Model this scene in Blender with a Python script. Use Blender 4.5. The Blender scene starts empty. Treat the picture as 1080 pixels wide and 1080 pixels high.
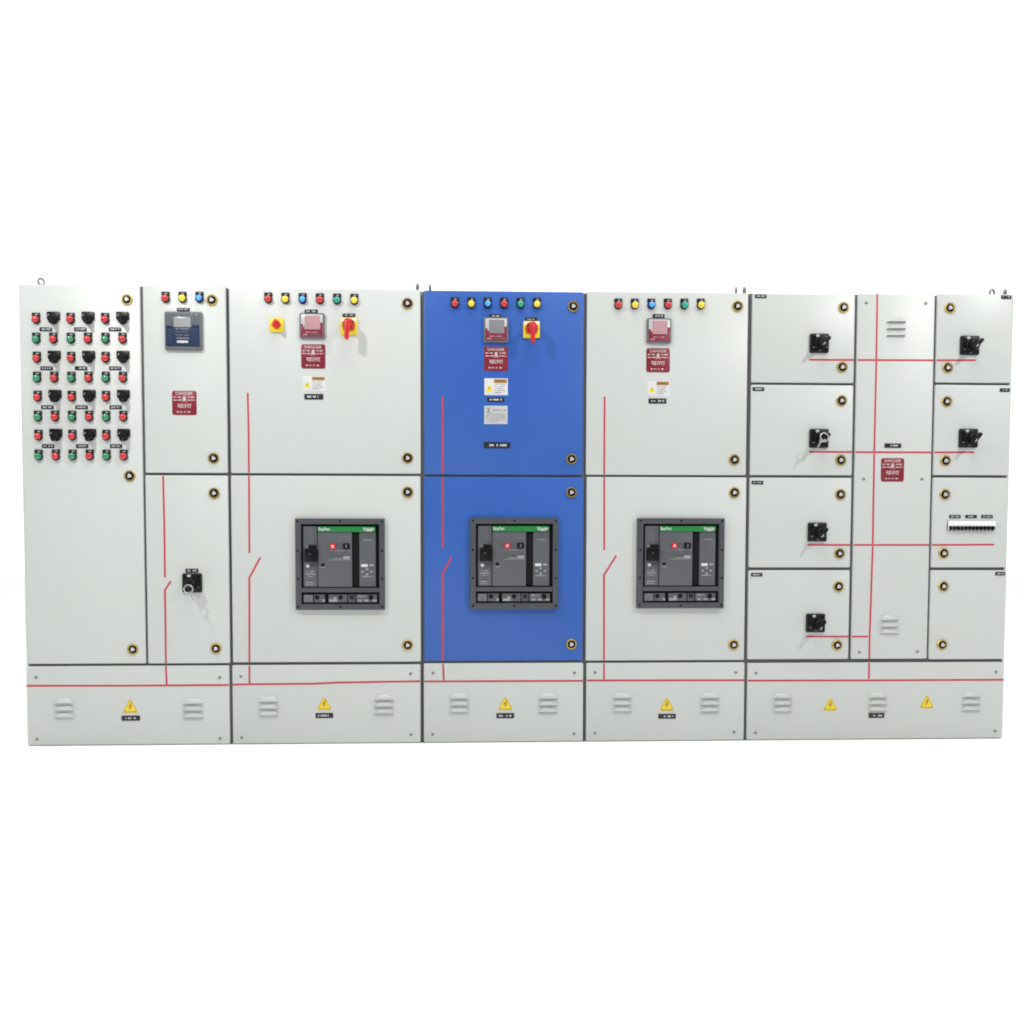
import bpy, bmesh, math, random
from mathutils import Vector, Matrix
random.seed(7)
SC = bpy.context.scene
COL = SC.collection

# ------------------------------------------------------------------ camera
F = 900.0                                   # focal length in photo pixels (photo is 1080 wide)
PPX, PPY = 490.0, 628.0                     # principal point of the cropped photograph
YAW, PITCH = math.radians(2.07), math.radians(2.45)
CAM = Vector((0.0, -4.14, 0.899))
fw = Vector((math.sin(YAW) * math.cos(PITCH), math.cos(YAW) * math.cos(PITCH), -math.sin(PITCH)))
rt = Vector((math.cos(YAW), -math.sin(YAW), 0.0))
up = rt.cross(fw)
cd = bpy.data.cameras.new('camera')
cam = bpy.data.objects.new('camera', cd)
COL.objects.link(cam)
cam.matrix_world = Matrix(((rt.x, up.x, -fw.x, CAM.x), (rt.y, up.y, -fw.y, CAM.y),
                           (rt.z, up.z, -fw.z, CAM.z), (0, 0, 0, 1)))
cd.sensor_width = 36.0
cd.lens = F / 1080.0 * 36.0
cd.shift_x = (540 - PPX) / 1080.0
cd.shift_y = (PPY - 540) / 1080.0
cd.clip_end = 200.0
SC.camera = cam

def at(px, py, y=0.0):
    """photo pixel -> point of the upright front plane of the cabinets"""
    d = fw + rt * ((px - PPX) / F) - up * ((py - PPY) / F)
    t = (y - CAM.y) / d.y
    return CAM + d * t

# ------------------------------------------------------------------ world: white studio, darker hall in front
W = bpy.data.worlds.new('World')
SC.world = W
W.use_nodes = True
nt = W.node_tree
nt.nodes.clear()
tc = nt.nodes.new('ShaderNodeTexCoord')
sx = nt.nodes.new('ShaderNodeSeparateXYZ')
mr = nt.nodes.new('ShaderNodeMapRange')
mr.interpolation_type = 'SMOOTHSTEP'
mr.inputs['From Min'].default_value = -0.45
mr.inputs['From Max'].default_value = 0.0
mix = nt.nodes.new('ShaderNodeMix'); mix.data_type = 'RGBA'
mix.inputs['A'].default_value = (0.13, 0.133, 0.136, 1)
mix.inputs['B'].default_value = (1.42, 1.42, 1.42, 1)
bg = nt.nodes.new('ShaderNodeBackground')
bg.inputs['Strength'].default_value = 1.0
ow = nt.nodes.new('ShaderNodeOutputWorld')
nt.links.new(tc.outputs['Generated'], sx.inputs[0])
nt.links.new(sx.outputs['Y'], mr.inputs['Value'])
nt.links.new(mr.outputs['Result'], mix.inputs['Factor'])
nt.links.new(mix.outputs['Result'], bg.inputs['Color'])
nt.links.new(bg.outputs[0], ow.inputs['Surface'])

# ------------------------------------------------------------------ the two hall lamps, upper left and upper right, plus an added fill
def lamp(name, loc, target, power, size, color):
    l = bpy.data.lights.new(name, 'AREA')
    l.energy = power; l.shape = 'DISK'; l.size = size; l.color = color
    o = bpy.data.objects.new(name, l)
    COL.objects.link(o)
    o.location = loc
    o.rotation_euler = (Vector(target) - Vector(loc)).to_track_quat('-Z', 'Y').to_euler()
lamp('hall_lamp', (-2.5, -2.35, 3.75), (-0.7, 0, 1.1), 73, 0.13, (1.0, 0.985, 0.96))
lamp('hall_lamp', (4.7, -3.5, 4.9), (1.3, 0, 1.2), 150, 0.15, (1.0, 0.985, 0.96))
lamp('overhead_fill', (0.6, -2.3, 6.4), (0.6, -1.6, 0.0), 185, 4.0, (1.0, 0.99, 0.98))  # added fill light, brightens the floor and the lower cabinet fronts

SC.view_settings.view_transform = 'Standard'
SC.view_settings.look = 'None'
SC.view_settings.exposure = 0.0
SC.view_settings.gamma = 1.0
SC.view_settings.use_curve_mapping = False
SC.render.engine = 'CYCLES'
SC.cycles.filter_width = 1.9

# ------------------------------------------------------------------ materials
def M(name, col, rough=0.5, metal=0.0, var=0.0, vscale=3.0, bump=0.0, bscale=400.0, spec=0.5, coat=0.0, tint=(1, 1, 1)):
    m = bpy.data.materials.new(name)
    m.use_nodes = True
    n = m.node_tree.nodes; L = m.node_tree.links
    b = n['Principled BSDF']
    b.inputs['Base Color'].default_value = (*col, 1)
    b.inputs['Roughness'].default_value = rough
    b.inputs['Metallic'].default_value = metal
    b.inputs['Specular IOR Level'].default_value = spec
    b.inputs['Coat Weight'].default_value = coat
    geo = n.new('ShaderNodeNewGeometry')
    if var:
        nz = n.new('ShaderNodeTexNoise'); nz.inputs['Scale'].default_value = vscale
        nz.inputs['Detail'].default_value = 4
        L.new(geo.outputs['Position'], nz.inputs['Vector'])
        mx = n.new('ShaderNodeMix'); mx.data_type = 'RGBA'
        mx.inputs['A'].default_value = (*[c * (1 - var) for c in col], 1)
        mx.inputs['B'].default_value = (*[min(1, c * (1 + var) * t) for c, t in zip(col, tint)], 1)
        L.new(nz.outputs['Fac'], mx.inputs['Factor'])
        L.new(mx.outputs['Result'], b.inputs['Base Color'])
        rr = n.new('ShaderNodeMapRange')
        rr.inputs['To Min'].default_value = max(0.02, rough - 0.07); rr.inputs['To Max'].default_value = rough + 0.07
        L.new(nz.outputs['Fac'], rr.inputs['Value']); L.new(rr.outputs['Result'], b.inputs['Roughness'])
    if bump:
        nb = n.new('ShaderNodeTexNoise'); nb.inputs['Scale'].default_value = bscale
        L.new(geo.outputs['Position'], nb.inputs['Vector'])
        nl = n.new('ShaderNodeTexNoise'); nl.inputs['Scale'].default_value = 2.2
        L.new(geo.outputs['Position'], nl.inputs['Vector'])
        bl = n.new('ShaderNodeBump'); bl.inputs['Strength'].default_value = 0.35; bl.inputs['Distance'].default_value = 0.012
        L.new(nl.outputs['Fac'], bl.inputs['Height'])
        bu = n.new('ShaderNodeBump'); bu.inputs['Strength'].default_value = bump; bu.inputs['Distance'].default_value = 0.0006
        L.new(nb.outputs['Fac'], bu.inputs['Height'])
        L.new(bl.outputs['Normal'], bu.inputs['Normal'])
        L.new(bu.outputs['Normal'], b.inputs['Normal'])
    return m

MAT = dict(
    grey=M('pale_grey_powder_coat', (0.540, 0.562, 0.524), 0.42, var=0.025, vscale=2.2, bump=0.25, tint=(0.97, 0.985, 1.06)),
    blue=M('blue_powder_coat', (0.031, 0.104, 0.405), 0.40, var=0.06, vscale=2.5, bump=0.25, spec=0.4),
    gap_shade_gasket=M('dark_gasket_gap_shade', (0.092, 0.095, 0.101), 0.7),
    steel=M('zinc_steel', (0.22, 0.22, 0.225), 0.45, 0.5, var=0.15, vscale=60),
    keysteel=M('bright_key_steel', (0.40, 0.40, 0.41), 0.35, 0.5),
    screw=M('dull_screw_steel', (0.30, 0.30, 0.31), 0.4, 0.6),
    brass=M('brass_ring', (0.55, 0.40, 0.13), 0.30, 0.85, var=0.15, vscale=90),
    black=M('black_plastic', (0.006, 0.006, 0.007), 0.36, var=0.2, vscale=50, spec=0.2),
    satin=M('satin_black_plastic', (0.010, 0.010, 0.012), 0.5, spec=0.3),
    plate=M('black_engraved_plate', (0.012, 0.013, 0.017), 0.4),
    engrave=M('engraved_white_letters', (0.50, 0.51, 0.54), 0.5),
    void=M('dark_opening', (0.008, 0.008, 0.009), 0.9, spec=0.2),
    louvre_void=M('louvre_opening_shade', (0.22, 0.225, 0.22), 0.9),
    red=M('red_lens', (0.52, 0.028, 0.030), 0.26, coat=0.4),
    green=M('green_lens', (0.030, 0.24, 0.11), 0.22, coat=0.4),
    teal=M('teal_lens', (0.015, 0.33, 0.27), 0.22, coat=0.4),
    yellow=M('yellow_lens', (0.75, 0.62, 0.05), 0.22, coat=0.4),
    bluelens=M('blue_lens', (0.07, 0.40, 0.74), 0.22, coat=0.4),
    bluerim=M('blue_lens_rim', (0.015, 0.055, 0.36), 0.25, coat=0.4),
    dangerprint=M('worn_white_print', (0.58, 0.52, 0.52), 0.5, var=0.1, vscale=120),
    dimprint=M('pale_grey_print', (0.30, 0.305, 0.32), 0.5),
    tape=M('red_mimic_tape', (0.46, 0.042, 0.068), 0.45, var=0.12, vscale=6),
    danger=M('maroon_enamel', (0.195, 0.010, 0.026), 0.4, var=0.06, vscale=30),
    white=M('white_print', (0.80, 0.80, 0.80), 0.45),
    offwhite=M('white_sticker', (0.62, 0.63, 0.63), 0.4, var=0.03, vscale=40),
    silver=M('silver_label', (0.55, 0.56, 0.57), 0.35, 0.2, var=0.05, vscale=40),
    ink=M('grey_print', (0.22, 0.22, 0.24), 0.6),
    orange=M('ochre_header', (0.36, 0.21, 0.05), 0.5, var=0.08, vscale=60),
    signy=M('yellow_sign', (0.72, 0.61, 0.035), 0.4, var=0.06, vscale=50),
    signink=M('brown_bolt_print', (0.40, 0.12, 0.02), 0.5),
    plateyellow=M('yellow_plastic', (0.78, 0.61, 0.025), 0.35, var=0.05, vscale=40),
    cream=M('cream_plastic', (0.80, 0.70, 0.34), 0.4),
    redplastic=M('red_plastic', (0.55, 0.018, 0.022), 0.3, var=0.06, vscale=40),
    frame=M('charcoal_plastic', (0.058, 0.062, 0.070), 0.45, var=0.06, vscale=25, bump=0.15),
    face=M('slate_plastic', (0.088, 0.094, 0.106), 0.45, var=0.04, vscale=25, bump=0.12),
    face_dark=M('dark_slate_plastic', (0.075, 0.078, 0.086), 0.45),
    greenband=M('green_band', (0.013, 0.185, 0.043), 0.4),
    bezel=M('grey_meter_bezel', (0.115, 0.12, 0.125), 0.5),
    panel_grey=M('steel_grey_face', (0.095, 0.108, 0.125), 0.6, spec=0.3),
    navy=M('navy_face', (0.014, 0.028, 0.068), 0.6, spec=0.25),
    lcd=M('grey_lcd', (0.30, 0.315, 0.31), 0.12),
    lcd_pink=M('rosy_reflection_lcd', (0.45, 0.27, 0.29), 0.10),  # rosy reflection on the screens put into the colour; meter print shares it
    lcd_grey=M('plain_grey_lcd', (0.22, 0.225, 0.235), 0.12),
    maroon=M('maroon_face', (0.20, 0.020, 0.045), 0.35),
    floor=M('white_floor', (0.95, 0.95, 0.95), 0.55),
)

# ------------------------------------------------------------------ mesh builder (local axes: x right, z up, -y towards the viewer)
class MB:
    def __init__(s):
        s.bm = bmesh.new(); s.mats = []
    def mi(s, mat):
        if mat not in s.mats: s.mats.append(mat)
        return s.mats.index(mat)
    def face(s, vs, i, smooth=False):
        try:
            f = s.bm.faces.new(vs); f.material_index = i; f.smooth = smooth
            return f
        except ValueError:
            return None
    def rings(s, rings, mat, cap0=True, cap1=True, capmat=None):
        i = s.mi(mat); ic = s.mi(capmat) if capmat else i
        vr = [[s.bm.verts.new(p) for p in r] for r in rings]
        n = len(vr[0])
        for a, b in zip(vr, vr[1:]):
            for k in range(n):
                s.face([a[k], a[(k + 1) % n], b[(k + 1) % n], b[k]], i)
        if cap0: s.face(list(reversed(vr[0])), i)
        if cap1: s.face(vr[-1], ic)
        return s
    @staticmethod
    def rrect(w, h, r, seg=3):
        r = max(min(r, w / 2 - 1e-5, h / 2 - 1e-5), 1e-5)
        pts = []
        for cx, cz, a0 in ((w/2-r, h/2-r, 0), (-w/2+r, h/2-r, 90), (-w/2+r, -h/2+r, 180), (w/2-r, -h/2+r, 270)):
            for k in range(seg + 1):
                a = math.radians(a0 + 90.0 * k / seg)
                pts.append((cx + r * math.cos(a), cz + r * math.sin(a)))
        return pts
    def slab(s, mat, w, h, y0, y1, x=0, z=0, r=0.002, bev=0.001, rot=0, capmat=None):
        """rounded slab from y0 (back) to y1 (front, more negative), front rim rounded by bev"""
        ca, sa = math.cos(rot), math.sin(rot)
        def ring(ins, y):
            return [(x + px * ca - pz * sa, y, z + px * sa + pz * ca)
                    for px, pz in MB.rrect(w - 2 * ins, h - 2 * ins, max(r - ins, 1e-4))]
        b = min(bev, abs(y0 - y1) * 0.6, w * 0.3, h * 0.3)
        rr = [ring(0, y0), ring(0, y1 + b), ring(b * 0.3, y1 + b * 0.3), ring(b, y1)]
        return s.rings(rr, mat, capmat=capmat)
    def poly(s, mat, pts, y0, y1, bev=0.0):
        cx = sum(p[0] for p in pts) / len(pts); cz = sum(p[1] for p in pts) / len(pts)
        rr = [[(p[0], y0, p[1]) for p in pts], [(p[0], y1 + bev, p[1]) for p in pts]]
        if bev:
            rr.append([(cx + (p[0] - cx) * 0.94, y1, cz + (p[1] - cz) * 0.94) for p in pts])
        return s.rings(rr, mat)
    def lathe(s, mat, prof, x=0, z=0, seg=24, capmat=None):
        """prof: (radius, y) pairs from back to front"""
        return s.rings([[(x + r * math.cos(2*math.pi*k/seg), y, z + r * math.sin(2*math.pi*k/seg)) for k in range(seg)]
                        for r, y in prof], mat, capmat=capmat)
    def tube(s, mat, pts, r, seg=8, closed=False):
        i = s.mi(mat); P = [Vector(p) for p in pts]; n = len(P); vr = []
        for k in range(n):
            a = P[(k - 1) % n] if (closed or k > 0) else P[k]
            b = P[(k + 1) % n] if (closed or k < n - 1) else P[k]
            t = (b - a).normalized()
            u = t.cross(Vector((0.31, 0.87, 0.38))).normalized(); v = t.cross(u)
            vr.append([s.bm.verts.new(P[k] + (u * math.cos(2*math.pi*j/seg) + v * math.sin(2*math.pi*j/seg)) * r) for j in range(seg)])
        for k in range(n if closed else n - 1):
            a, b = vr[k], vr[(k + 1) % n]
            for j in range(seg):
                s.face([a[j], a[(j+1) % seg], b[(j+1) % seg], b[j]], i)
        if not closed:
            s.face(list(reversed(vr[0])), i); s.face(vr[-1], i)
        return s
    def text(s, mat, body, size, y, x=0, z=0, width=None, thick=0.0003, rot=0):
        cu = bpy.data.curves.new('letters', 'FONT')
        cu.body = body; cu.size = size; cu.align_x = 'CENTER'; cu.align_y = 'CENTER'; cu.extrude = thick
        cu.resolution_u = 3
        o = bpy.data.objects.new('letters', cu)
        COL.objects.link(o)
        dg = bpy.context.evaluated_depsgraph_get(); dg.update()
        me = bpy.data.meshes.new_from_object(o.evaluated_get(dg))
        bpy.data.objects.remove(o); bpy.data.curves.remove(cu)
        if not len(me.vertices):
            return s
        xs = [v.co.x for v in me.vertices]; k = 1.0
        if width: k = width / max(1e-6, max(xs) - min(xs))
        zs = [v.co.y for v in me.vertices]
        mx = (max(xs) + min(xs)) / 2; mz = (max(zs) + min(zs)) / 2
        ca, sa = math.cos(rot), math.sin(rot)
        i = s.mi(mat); vv = []
        for v in me.vertices:
            a, b = (v.co.x - mx) * k, v.co.y - mz
            vv.append(s.bm.verts.new((x + a * ca - b * sa, y - v.co.z, z + a * sa + b * ca)))
        for p in me.polygons:
            s.face([vv[q] for q in p.vertices], i)
        bpy.data.meshes.remove(me)
        return s
    def marks(s, mat, w, h, y, x=0, z=0, seed=1, fill=0.72):
        """one line of letter-like engraved strokes, too small to read"""
        rnd = random.Random(seed); c = x - w / 2
        while c < x + w / 2 - h * 0.35:
            lw = h * rnd.uniform(0.35, 0.8); hh = h * rnd.uniform(0.75, 1.0)
            lw = min(lw, x + w / 2 - c)
            if rnd.random() < fill:
                s.slab(mat, lw * 0.8, hh, y + 0.0003, y - 0.0003, c + lw / 2, z, r=0.0001, bev=0.00005)
            c += lw
        return s
    def mesh(s, name, angle=35):
        bmesh.ops.recalc_face_normals(s.bm, faces=s.bm.faces[:])
        me = bpy.data.meshes.new(name)
        s.bm.to_mesh(me); s.bm.free()
        for m in s.mats: me.materials.append(MAT[m])
        for p in me.polygons: p.use_smooth = True
        me.set_sharp_from_angle(angle=math.radians(angle))
        return me

def place(name, me, parent, world, label=None):
    """link a mesh as a child of parent at a world position"""
    o = bpy.data.objects.new(name, me)
    COL.objects.link(o)
    if parent is not None:
        o.parent = parent
        o.location = Vector(world) - wpos(parent)
    else:
        o.location = world
    if label: o['label'] = label
    return o
def wpos(o):
    p = Vector(o.location)
    while o.parent is not None:
        o = o.parent; p += o.location
    return p
CACHE = {}
def cached(key, fn):
    if key not in CACHE: CACHE[key] = fn()
    return CACHE[key]
U = 0.0046                                   # metres per photo pixel on the front plane

# ------------------------------------------------------------------ the setting
fl = MB()
i = fl.mi('floor')
fl.face([fl.bm.verts.new(p) for p in ((-30, -12, 0), (30, -12, 0), (30, 45, 0), (-30, 45, 0))], i)
fo = place('floor', fl.mesh('floor'), None, (0, 0, 0))
fo['kind'] = 'structure'

# ------------------------------------------------------------------ cabinets, doors, plinths
def cabinet(label, box, flange=''):
    """box = left, right (photo px at mid height), top, bottom"""
    l, r, t, b = box
    my = (t + b) / 2
    x0, x1 = at(l, my).x, at(r, my).x
    zt = at((l + r) / 2, t).z
    root = bpy.data.objects.new('switchgear_cabinet', None)
    COL.objects.link(root)
    root.location = ((x0 + x1) / 2, 0, 0)
    root['label'] = label; root['category'] = 'electrical cabinet'
    root['group'] = 'switchgear cabinets bolted in a row'
    w = x1 - x0
    m = MB()
    m.slab('grey', w - 0.001, zt - 0.002, 0.85, 0.030, 0, zt / 2, r=0.004, bev=0.002)
    for s_, on in ((-1, flange == 'l'), (1, flange == 'r')):            # folded edge of the end wall
        if on: m.slab('grey', 0.009, zt - 0.004, 0.0305, 0.004, s_ * (w / 2 - 0.0055), zt / 2, r=0.002, bev=0.002)
    place('body', m.mesh('body'), root, root.location)
    g = MB()
    gx = {'l': 0.005, 'r': -0.005, '': 0}[flange]
    g.slab('gap_shade_gasket', w - 0.0016 - abs(gx) * 2.2, zt - 0.006, 0.0299, 0.012, gx, zt / 2 - 0.001, r=0.003, bev=0.001)  # gasket as a full sheet, its dark colour painting the shade of the gaps
    place('gap_shade_gasket', g.mesh('gap_shade_gasket'), root, root.location)
    return root

def door(root, box, mat='grey', name='door', thick=0.02, label=None):
    l, r, t, b = box
    mx, my = (l + r) / 2, (t + b) / 2
    x0, x1, z1, z0 = at(l, my).x, at(r, my).x, at(mx, t).z, at(mx, b).z
    z0 = max(z0, 0.003)
    m = MB()
    if z0 > 0.01: z0 -= 0.25 * U
    z1 += 0.25 * U; x0 -= 0.15 * U; x1 += 0.15 * U
    m.slab(mat, x1 - x0, z1 - z0, 0.0118, 0.0, 0, 0, r=0.007, bev=0.0045)
    return place(name, m.mesh(name), root, ((x0 + x1) / 2, 0, (z0 + z1) / 2), label)

def lock_mesh():
    m = MB()
    m.lathe('brass', [(0.0265, 0.001), (0.0265, -0.004), (0.0245, -0.0065), (0.0205, -0.0065), (0.0185, -0.004)], seg=28, capmat='black')
    m.lathe('black', [(0.0180, -0.0035), (0.0175, -0.0052), (0.0100, -0.0060)], seg=20)
    m.poly('silver', [(0.0105*math.cos(a), 0.0105*math.sin(a)) for a in [math.radians(20 + 60*k + (12 if k % 2 else -12)) for k in range(6)]], -0.0055, -0.0105, 0.001)
    return m.mesh('lock')
def lock(d, px, py):
    place('lock', cached('lock', lock_mesh), d, at(px, py))

def screw_mesh():
    m = MB()
    m.lathe('screw', [(0.0075, 0.001), (0.0075, -0.002), (0.005, -0.0036)], seg=14)
    m.slab('void', 0.009, 0.0018, -0.003, -0.0038, rot=0.6, r=0.0003, bev=0.0001)
    return m.mesh('screw')
def screw(d, px, py):
    o = place('screw', cached('screw', screw_mesh), d, at(px, py))
    o.rotation_euler.y = random.uniform(0, 3)

def strip(d, pts, w=1.9, name='mimic_line'):
    """painted tape of the mimic diagram along photo pixels, on this door only"""
    P = [at(*p) for p in pts]; P = [(p.x, p.z) for p in P]
    vx = [v.co.x + wpos(d).x for v in d.data.vertices]; vz = [v.co.z + wpos(d).z for v in d.data.vertices]
    lo = (min(vx) + 0.002, min(vz) + 0.002); hi = (max(vx) - 0.002, max(vz) - 0.002)
    for k, o in ((0, 1), (-1, -2)):             # tape runs right up to a door edge it nearly reaches
        ax = 0 if abs(P[k][0] - P[o][0]) > abs(P[k][1] - P[o][1]) else 1
        q = list(P[k])
        for e in (lo[ax], hi[ax]):
            if abs(q[ax] - e) < 0.014: q[ax] = e
        P[k] = tuple(q)
    c = P[0]; hw = w * U / 2
    m = MB(); L, R = [], []
    for k, p in enumerate(P):
        a = P[max(k - 1, 0)]; b = P[min(k + 1, len(P) - 1)]
        t = Vector((b[0] - a[0], b[1] - a[1])).normalized(); n = Vector((-t.y, t.x))
        if 0 < k < len(P) - 1:
            t1 = Vector((p[0] - a[0], p[1] - a[1])).normalized()
            n = n / max(0.3, n.dot(Vector((-t1.y, t1.x))))
        L.append((p[0] - c[0] + n.x * hw, p[1] - c[1] + n.y * hw)); R.append((p[0] - c[0] - n.x * hw, p[1] - c[1] - n.y * hw))
    i = m.mi('tape')
    for k in range(len(P) - 1):
        q = [L[k], L[k + 1], R[k + 1], R[k]]
        m.rings([[(a, 0.0005, b) for a, b in q], [(a, -0.0007, b) for a, b in q]], 'tape')
    bmesh.ops.remove_doubles(m.bm, verts=m.bm.verts[:], dist=1e-6)
    place(name, m.mesh(name), d, (c[0], 0, c[1]))

def louvre_mesh(w=21, n=3, pitch=7.2):
    m = MB(); W_ = w * U; h = 6.2 * U; d = 0.011
    i = m.mi('grey'); k_ = m.mi('louvre_void')
    for j in range(n):
        z0 = (1 - j) * pitch * U - h / 2
        V = lambda x, y, z: m.bm.verts.new((x, y, z))
        t0, t1 = V(-W_*0.27, 0.0005, z0 + h), V(W_*0.27, 0.0005, z0 + h)
        m0, m1 = V(-W_*0.29, -d, z0 + h*0.70), V(W_*0.29, -d, z0 + h*0.66)
        l0, l1 = V(-W_*0.46, -d, z0 + h*0.20), V(W_*0.46, -d, z0 + h*0.20)
        b0, b1 = V(-W_*0.50, 0.0005, z0 + h*0.05), V(W_*0.50, 0.0005, z0 + h*0.05)
        m.face([t0, t1, m1, m0], i); m.face([m0, m1, l1, l0], i)
        m.face([t0, m0, b0], i); m.face([m0, l0, b0], i)
        m.face([t1, b1, m1], i); m.face([m1, b1, l1], i)
        m.face([l0, l1, b1, b0], k_)  # hood underside coloured dark, painting the shade inside the opening
        m.face([t1, t0, b0, b1], k_)
    return m.mesh('louvre', angle=50)
def louvre(d, px, py):
    place('louvre', cached('louvre', louvre_mesh), d, at(px, py))

def tri(w, h, r=0.15):
    """triangle with rounded corners"""
    C = [(0, h * 0.55), (-w / 2, -h * 0.45), (w / 2, -h * 0.45)]
    out = []
    for k in range(3):
        p, a, b = Vector(C[k]), Vector(C[k - 1]), Vector(C[(k + 1) % 3])
        q0 = p.lerp(a, r); q1 = p.lerp(b, r)
        for t in (0, 0.35, 0.65, 1):
            out.append(tuple((q0.lerp(p, t)).lerp(p.lerp(q1, t), t)))
    return out
def bolt_pts(s):
    return [(x * s, z * s) for x, z in ((0.10, 0.60), (-0.32, -0.02), (-0.04, 0.02), (-0.16, -0.55), (0.30, 0.16), (0.04, 0.12), (0.34, 0.60))]
def sign_mesh():
    m = MB(); w, h = 16.5 * U, 15 * U
    m.poly('signy', tri(w, h), 0.0008, -0.0012)
    # printed border
    o = tri(w * 0.90, h * 0.90); q = tri(w * 0.80, h * 0.80)
    i = m.mi('signink')
    a = [m.bm.verts.new((p[0], -0.0015, p[1])) for p in o]; b = [m.bm.verts.new((p[0], -0.0015, p[1] )) for p in q]
    for k in range(len(a)):
        m.face([a[k], a[(k + 1) % len(a)], b[(k + 1) % len(b)], b[k]], i)
    m.poly('signink', [(x, z - 0.003) for x, z in bolt_pts(0.030)], -0.0010, -0.0016)
    return m.mesh('warning_sign')
def sign(d, px, py):
    place('warning_sign', cached('sign', sign_mesh), d, at(px, py + 0.6))

NP = [0]
def nameplate(parent, px, py, w=13, h=4, lines=1, name='nameplate'):
    NP[0] += 1
    m = MB()
    m.slab('plate', w * U, h * U, 0.0008, -0.0022, r=0.0018, bev=0.0006)
    for k in range(lines):
        m.marks('engrave', w * U * 0.72, h * U * 0.40, -0.0023, 0, 0, seed=NP[0])
    place(name, m.mesh(name), parent, at(px, py))

# ------------------------------------------------------------------ devices
COLNAME = dict(red='red', green='green', teal='blue green', yellow='yellow', bluelens='blue')
def lamp_base():
    m = MB()
    m.slab('satin', 8.2 * U, 4.2 * U, 0.001, -0.006, 0, 4.9 * U, r=0.002, bev=0.001)
    m.marks('engrave', 5.5 * U, 1.3 * U, -0.0061, 0, 5.1 * U, seed=5)
    m.lathe('satin', [(0.0195, 0.001), (0.0195, -0.009), (0.0180, -0.0115), (0.0150, -0.0115)], seg=22)
    return m.mesh('indicator_lamp')
def lamp_lens(c):
    m = MB(); r = 0.0157
    m.lathe({'bluelens': 'bluerim', 'teal': 'green'}.get(c, c), [(r, -0.010), (r, -0.015), (r*0.93, -0.0185), (r*0.80, -0.0207)], seg=20)
    m.lathe(c, [(r*0.81, -0.0200), (r*0.80, -0.0208), (r*0.75, -0.0215), (r*0.45, -0.0235), (r*0.12, -0.0243)], seg=20)
    return m.mesh('lens')
def indicator(root, px, py, c):
    o = place('indicator_lamp', cached('lampbase', lamp_base), root, at(px, py), COLNAME[c] + ' indicator lamp')
    place('lens', cached('lens' + c, lambda: lamp_lens(c)), o, at(px, py))

def small_switch_plate():
    m = MB()
    m.slab('black', 12.6 * U, 8.2 * U, 0.001, -0.010, 0, 2.6 * U, r=0.003, bev=0.002)
    m.lathe('black', [(0.0215, 0.001), (0.0215, -0.014), (0.019, -0.018), (0.014, -0.018)], 0, -1.2 * U, seg=22)
    return m.mesh('selector_switch')
def small_switch_knob():
    m = MB()
    m.lathe('black', [(0.0175, -0.016), (0.0165, -0.030), (0.013, -0.034)], 0, -1.2 * U, seg=20)
    m.poly('black', [(a, b - 1.2 * U) for a, b in ((0.0055, 0.014), (-0.0055, 0.014), (-0.009, 0.004), (-0.0065, -0.018), (-0.002, -0.026), (0.002, -0.026), (0.0065, -0.018), (0.009, 0.004))], -0.030, -0.050, 0.003)
    m.slab('engrave', 0.002, 0.011, -0.0515, -0.0524, -0.004, -1.2 * U + 0.009, r=0.0005, bev=0.0002, rot=math.radians(-28))
    return m.mesh('knob')
def small_switch(root, px, py):
    o = place('selector_switch', cached('ssp', small_switch_plate), root, at(px, py))
    place('knob', cached('ssk', small_switch_knob), o, at(px, py))

def rot_plate():
    m = MB()
    s = 20 * U
    m.slab('satin', s, s, 0.001, -0.012, r=0.006, bev=0.003)
    m.slab('black', s * 0.86, s * 0.86, -0.011, -0.016, r=0.006, bev=0.003)
    m.slab('engrave', 0.016, 0.012, -0.0155, -0.0166, -0.012, 0.034, r=0.003, bev=0.0003)       # printed mark
    for a in (215, 270, 325):
        m.slab('ink', 0.010, 0.004, -0.0155, -0.0164, 0.037*math.cos(math.radians(a)), 0.037*math.sin(math.radians(a)), r=0.0005, bev=0.0002)
    m.lathe('black', [(0.032, -0.014), (0.032, -0.024), (0.029, -0.028), (0.02, -0.028)], 0.003, -0.002, seg=26)
    return m.mesh('rotary_switch')
def rot_handle(ang):
    m = MB(); a = math.radians(ang)
    m.lathe('black', [(0.022, -0.027), (0.021, -0.056), (0.017, -0.060)], 0.003, -0.002, seg=22)
    m.slab('black', 0.019, 0.052, -0.052, -0.084, 0.003 , -0.004, r=0.008, bev=0.006, rot=a)
    m.slab('engrave', 0.0035, 0.016, -0.0835, -0.0845, 0.003 + 0.020*math.sin(a)*-1*-1, -0.004 - 0.020*math.cos(a), r=0.001, bev=0.0003, rot=a)
    return m.mesh('handle')
def rotary(root, px, py, ang=-40):
    o = place('rotary_switch', cached('rotp', rot_plate), root, at(px, py))
    place('handle', cached('roth%d' % ang, lambda: rot_handle(ang)), o, at(px, py))
    return o

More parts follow.
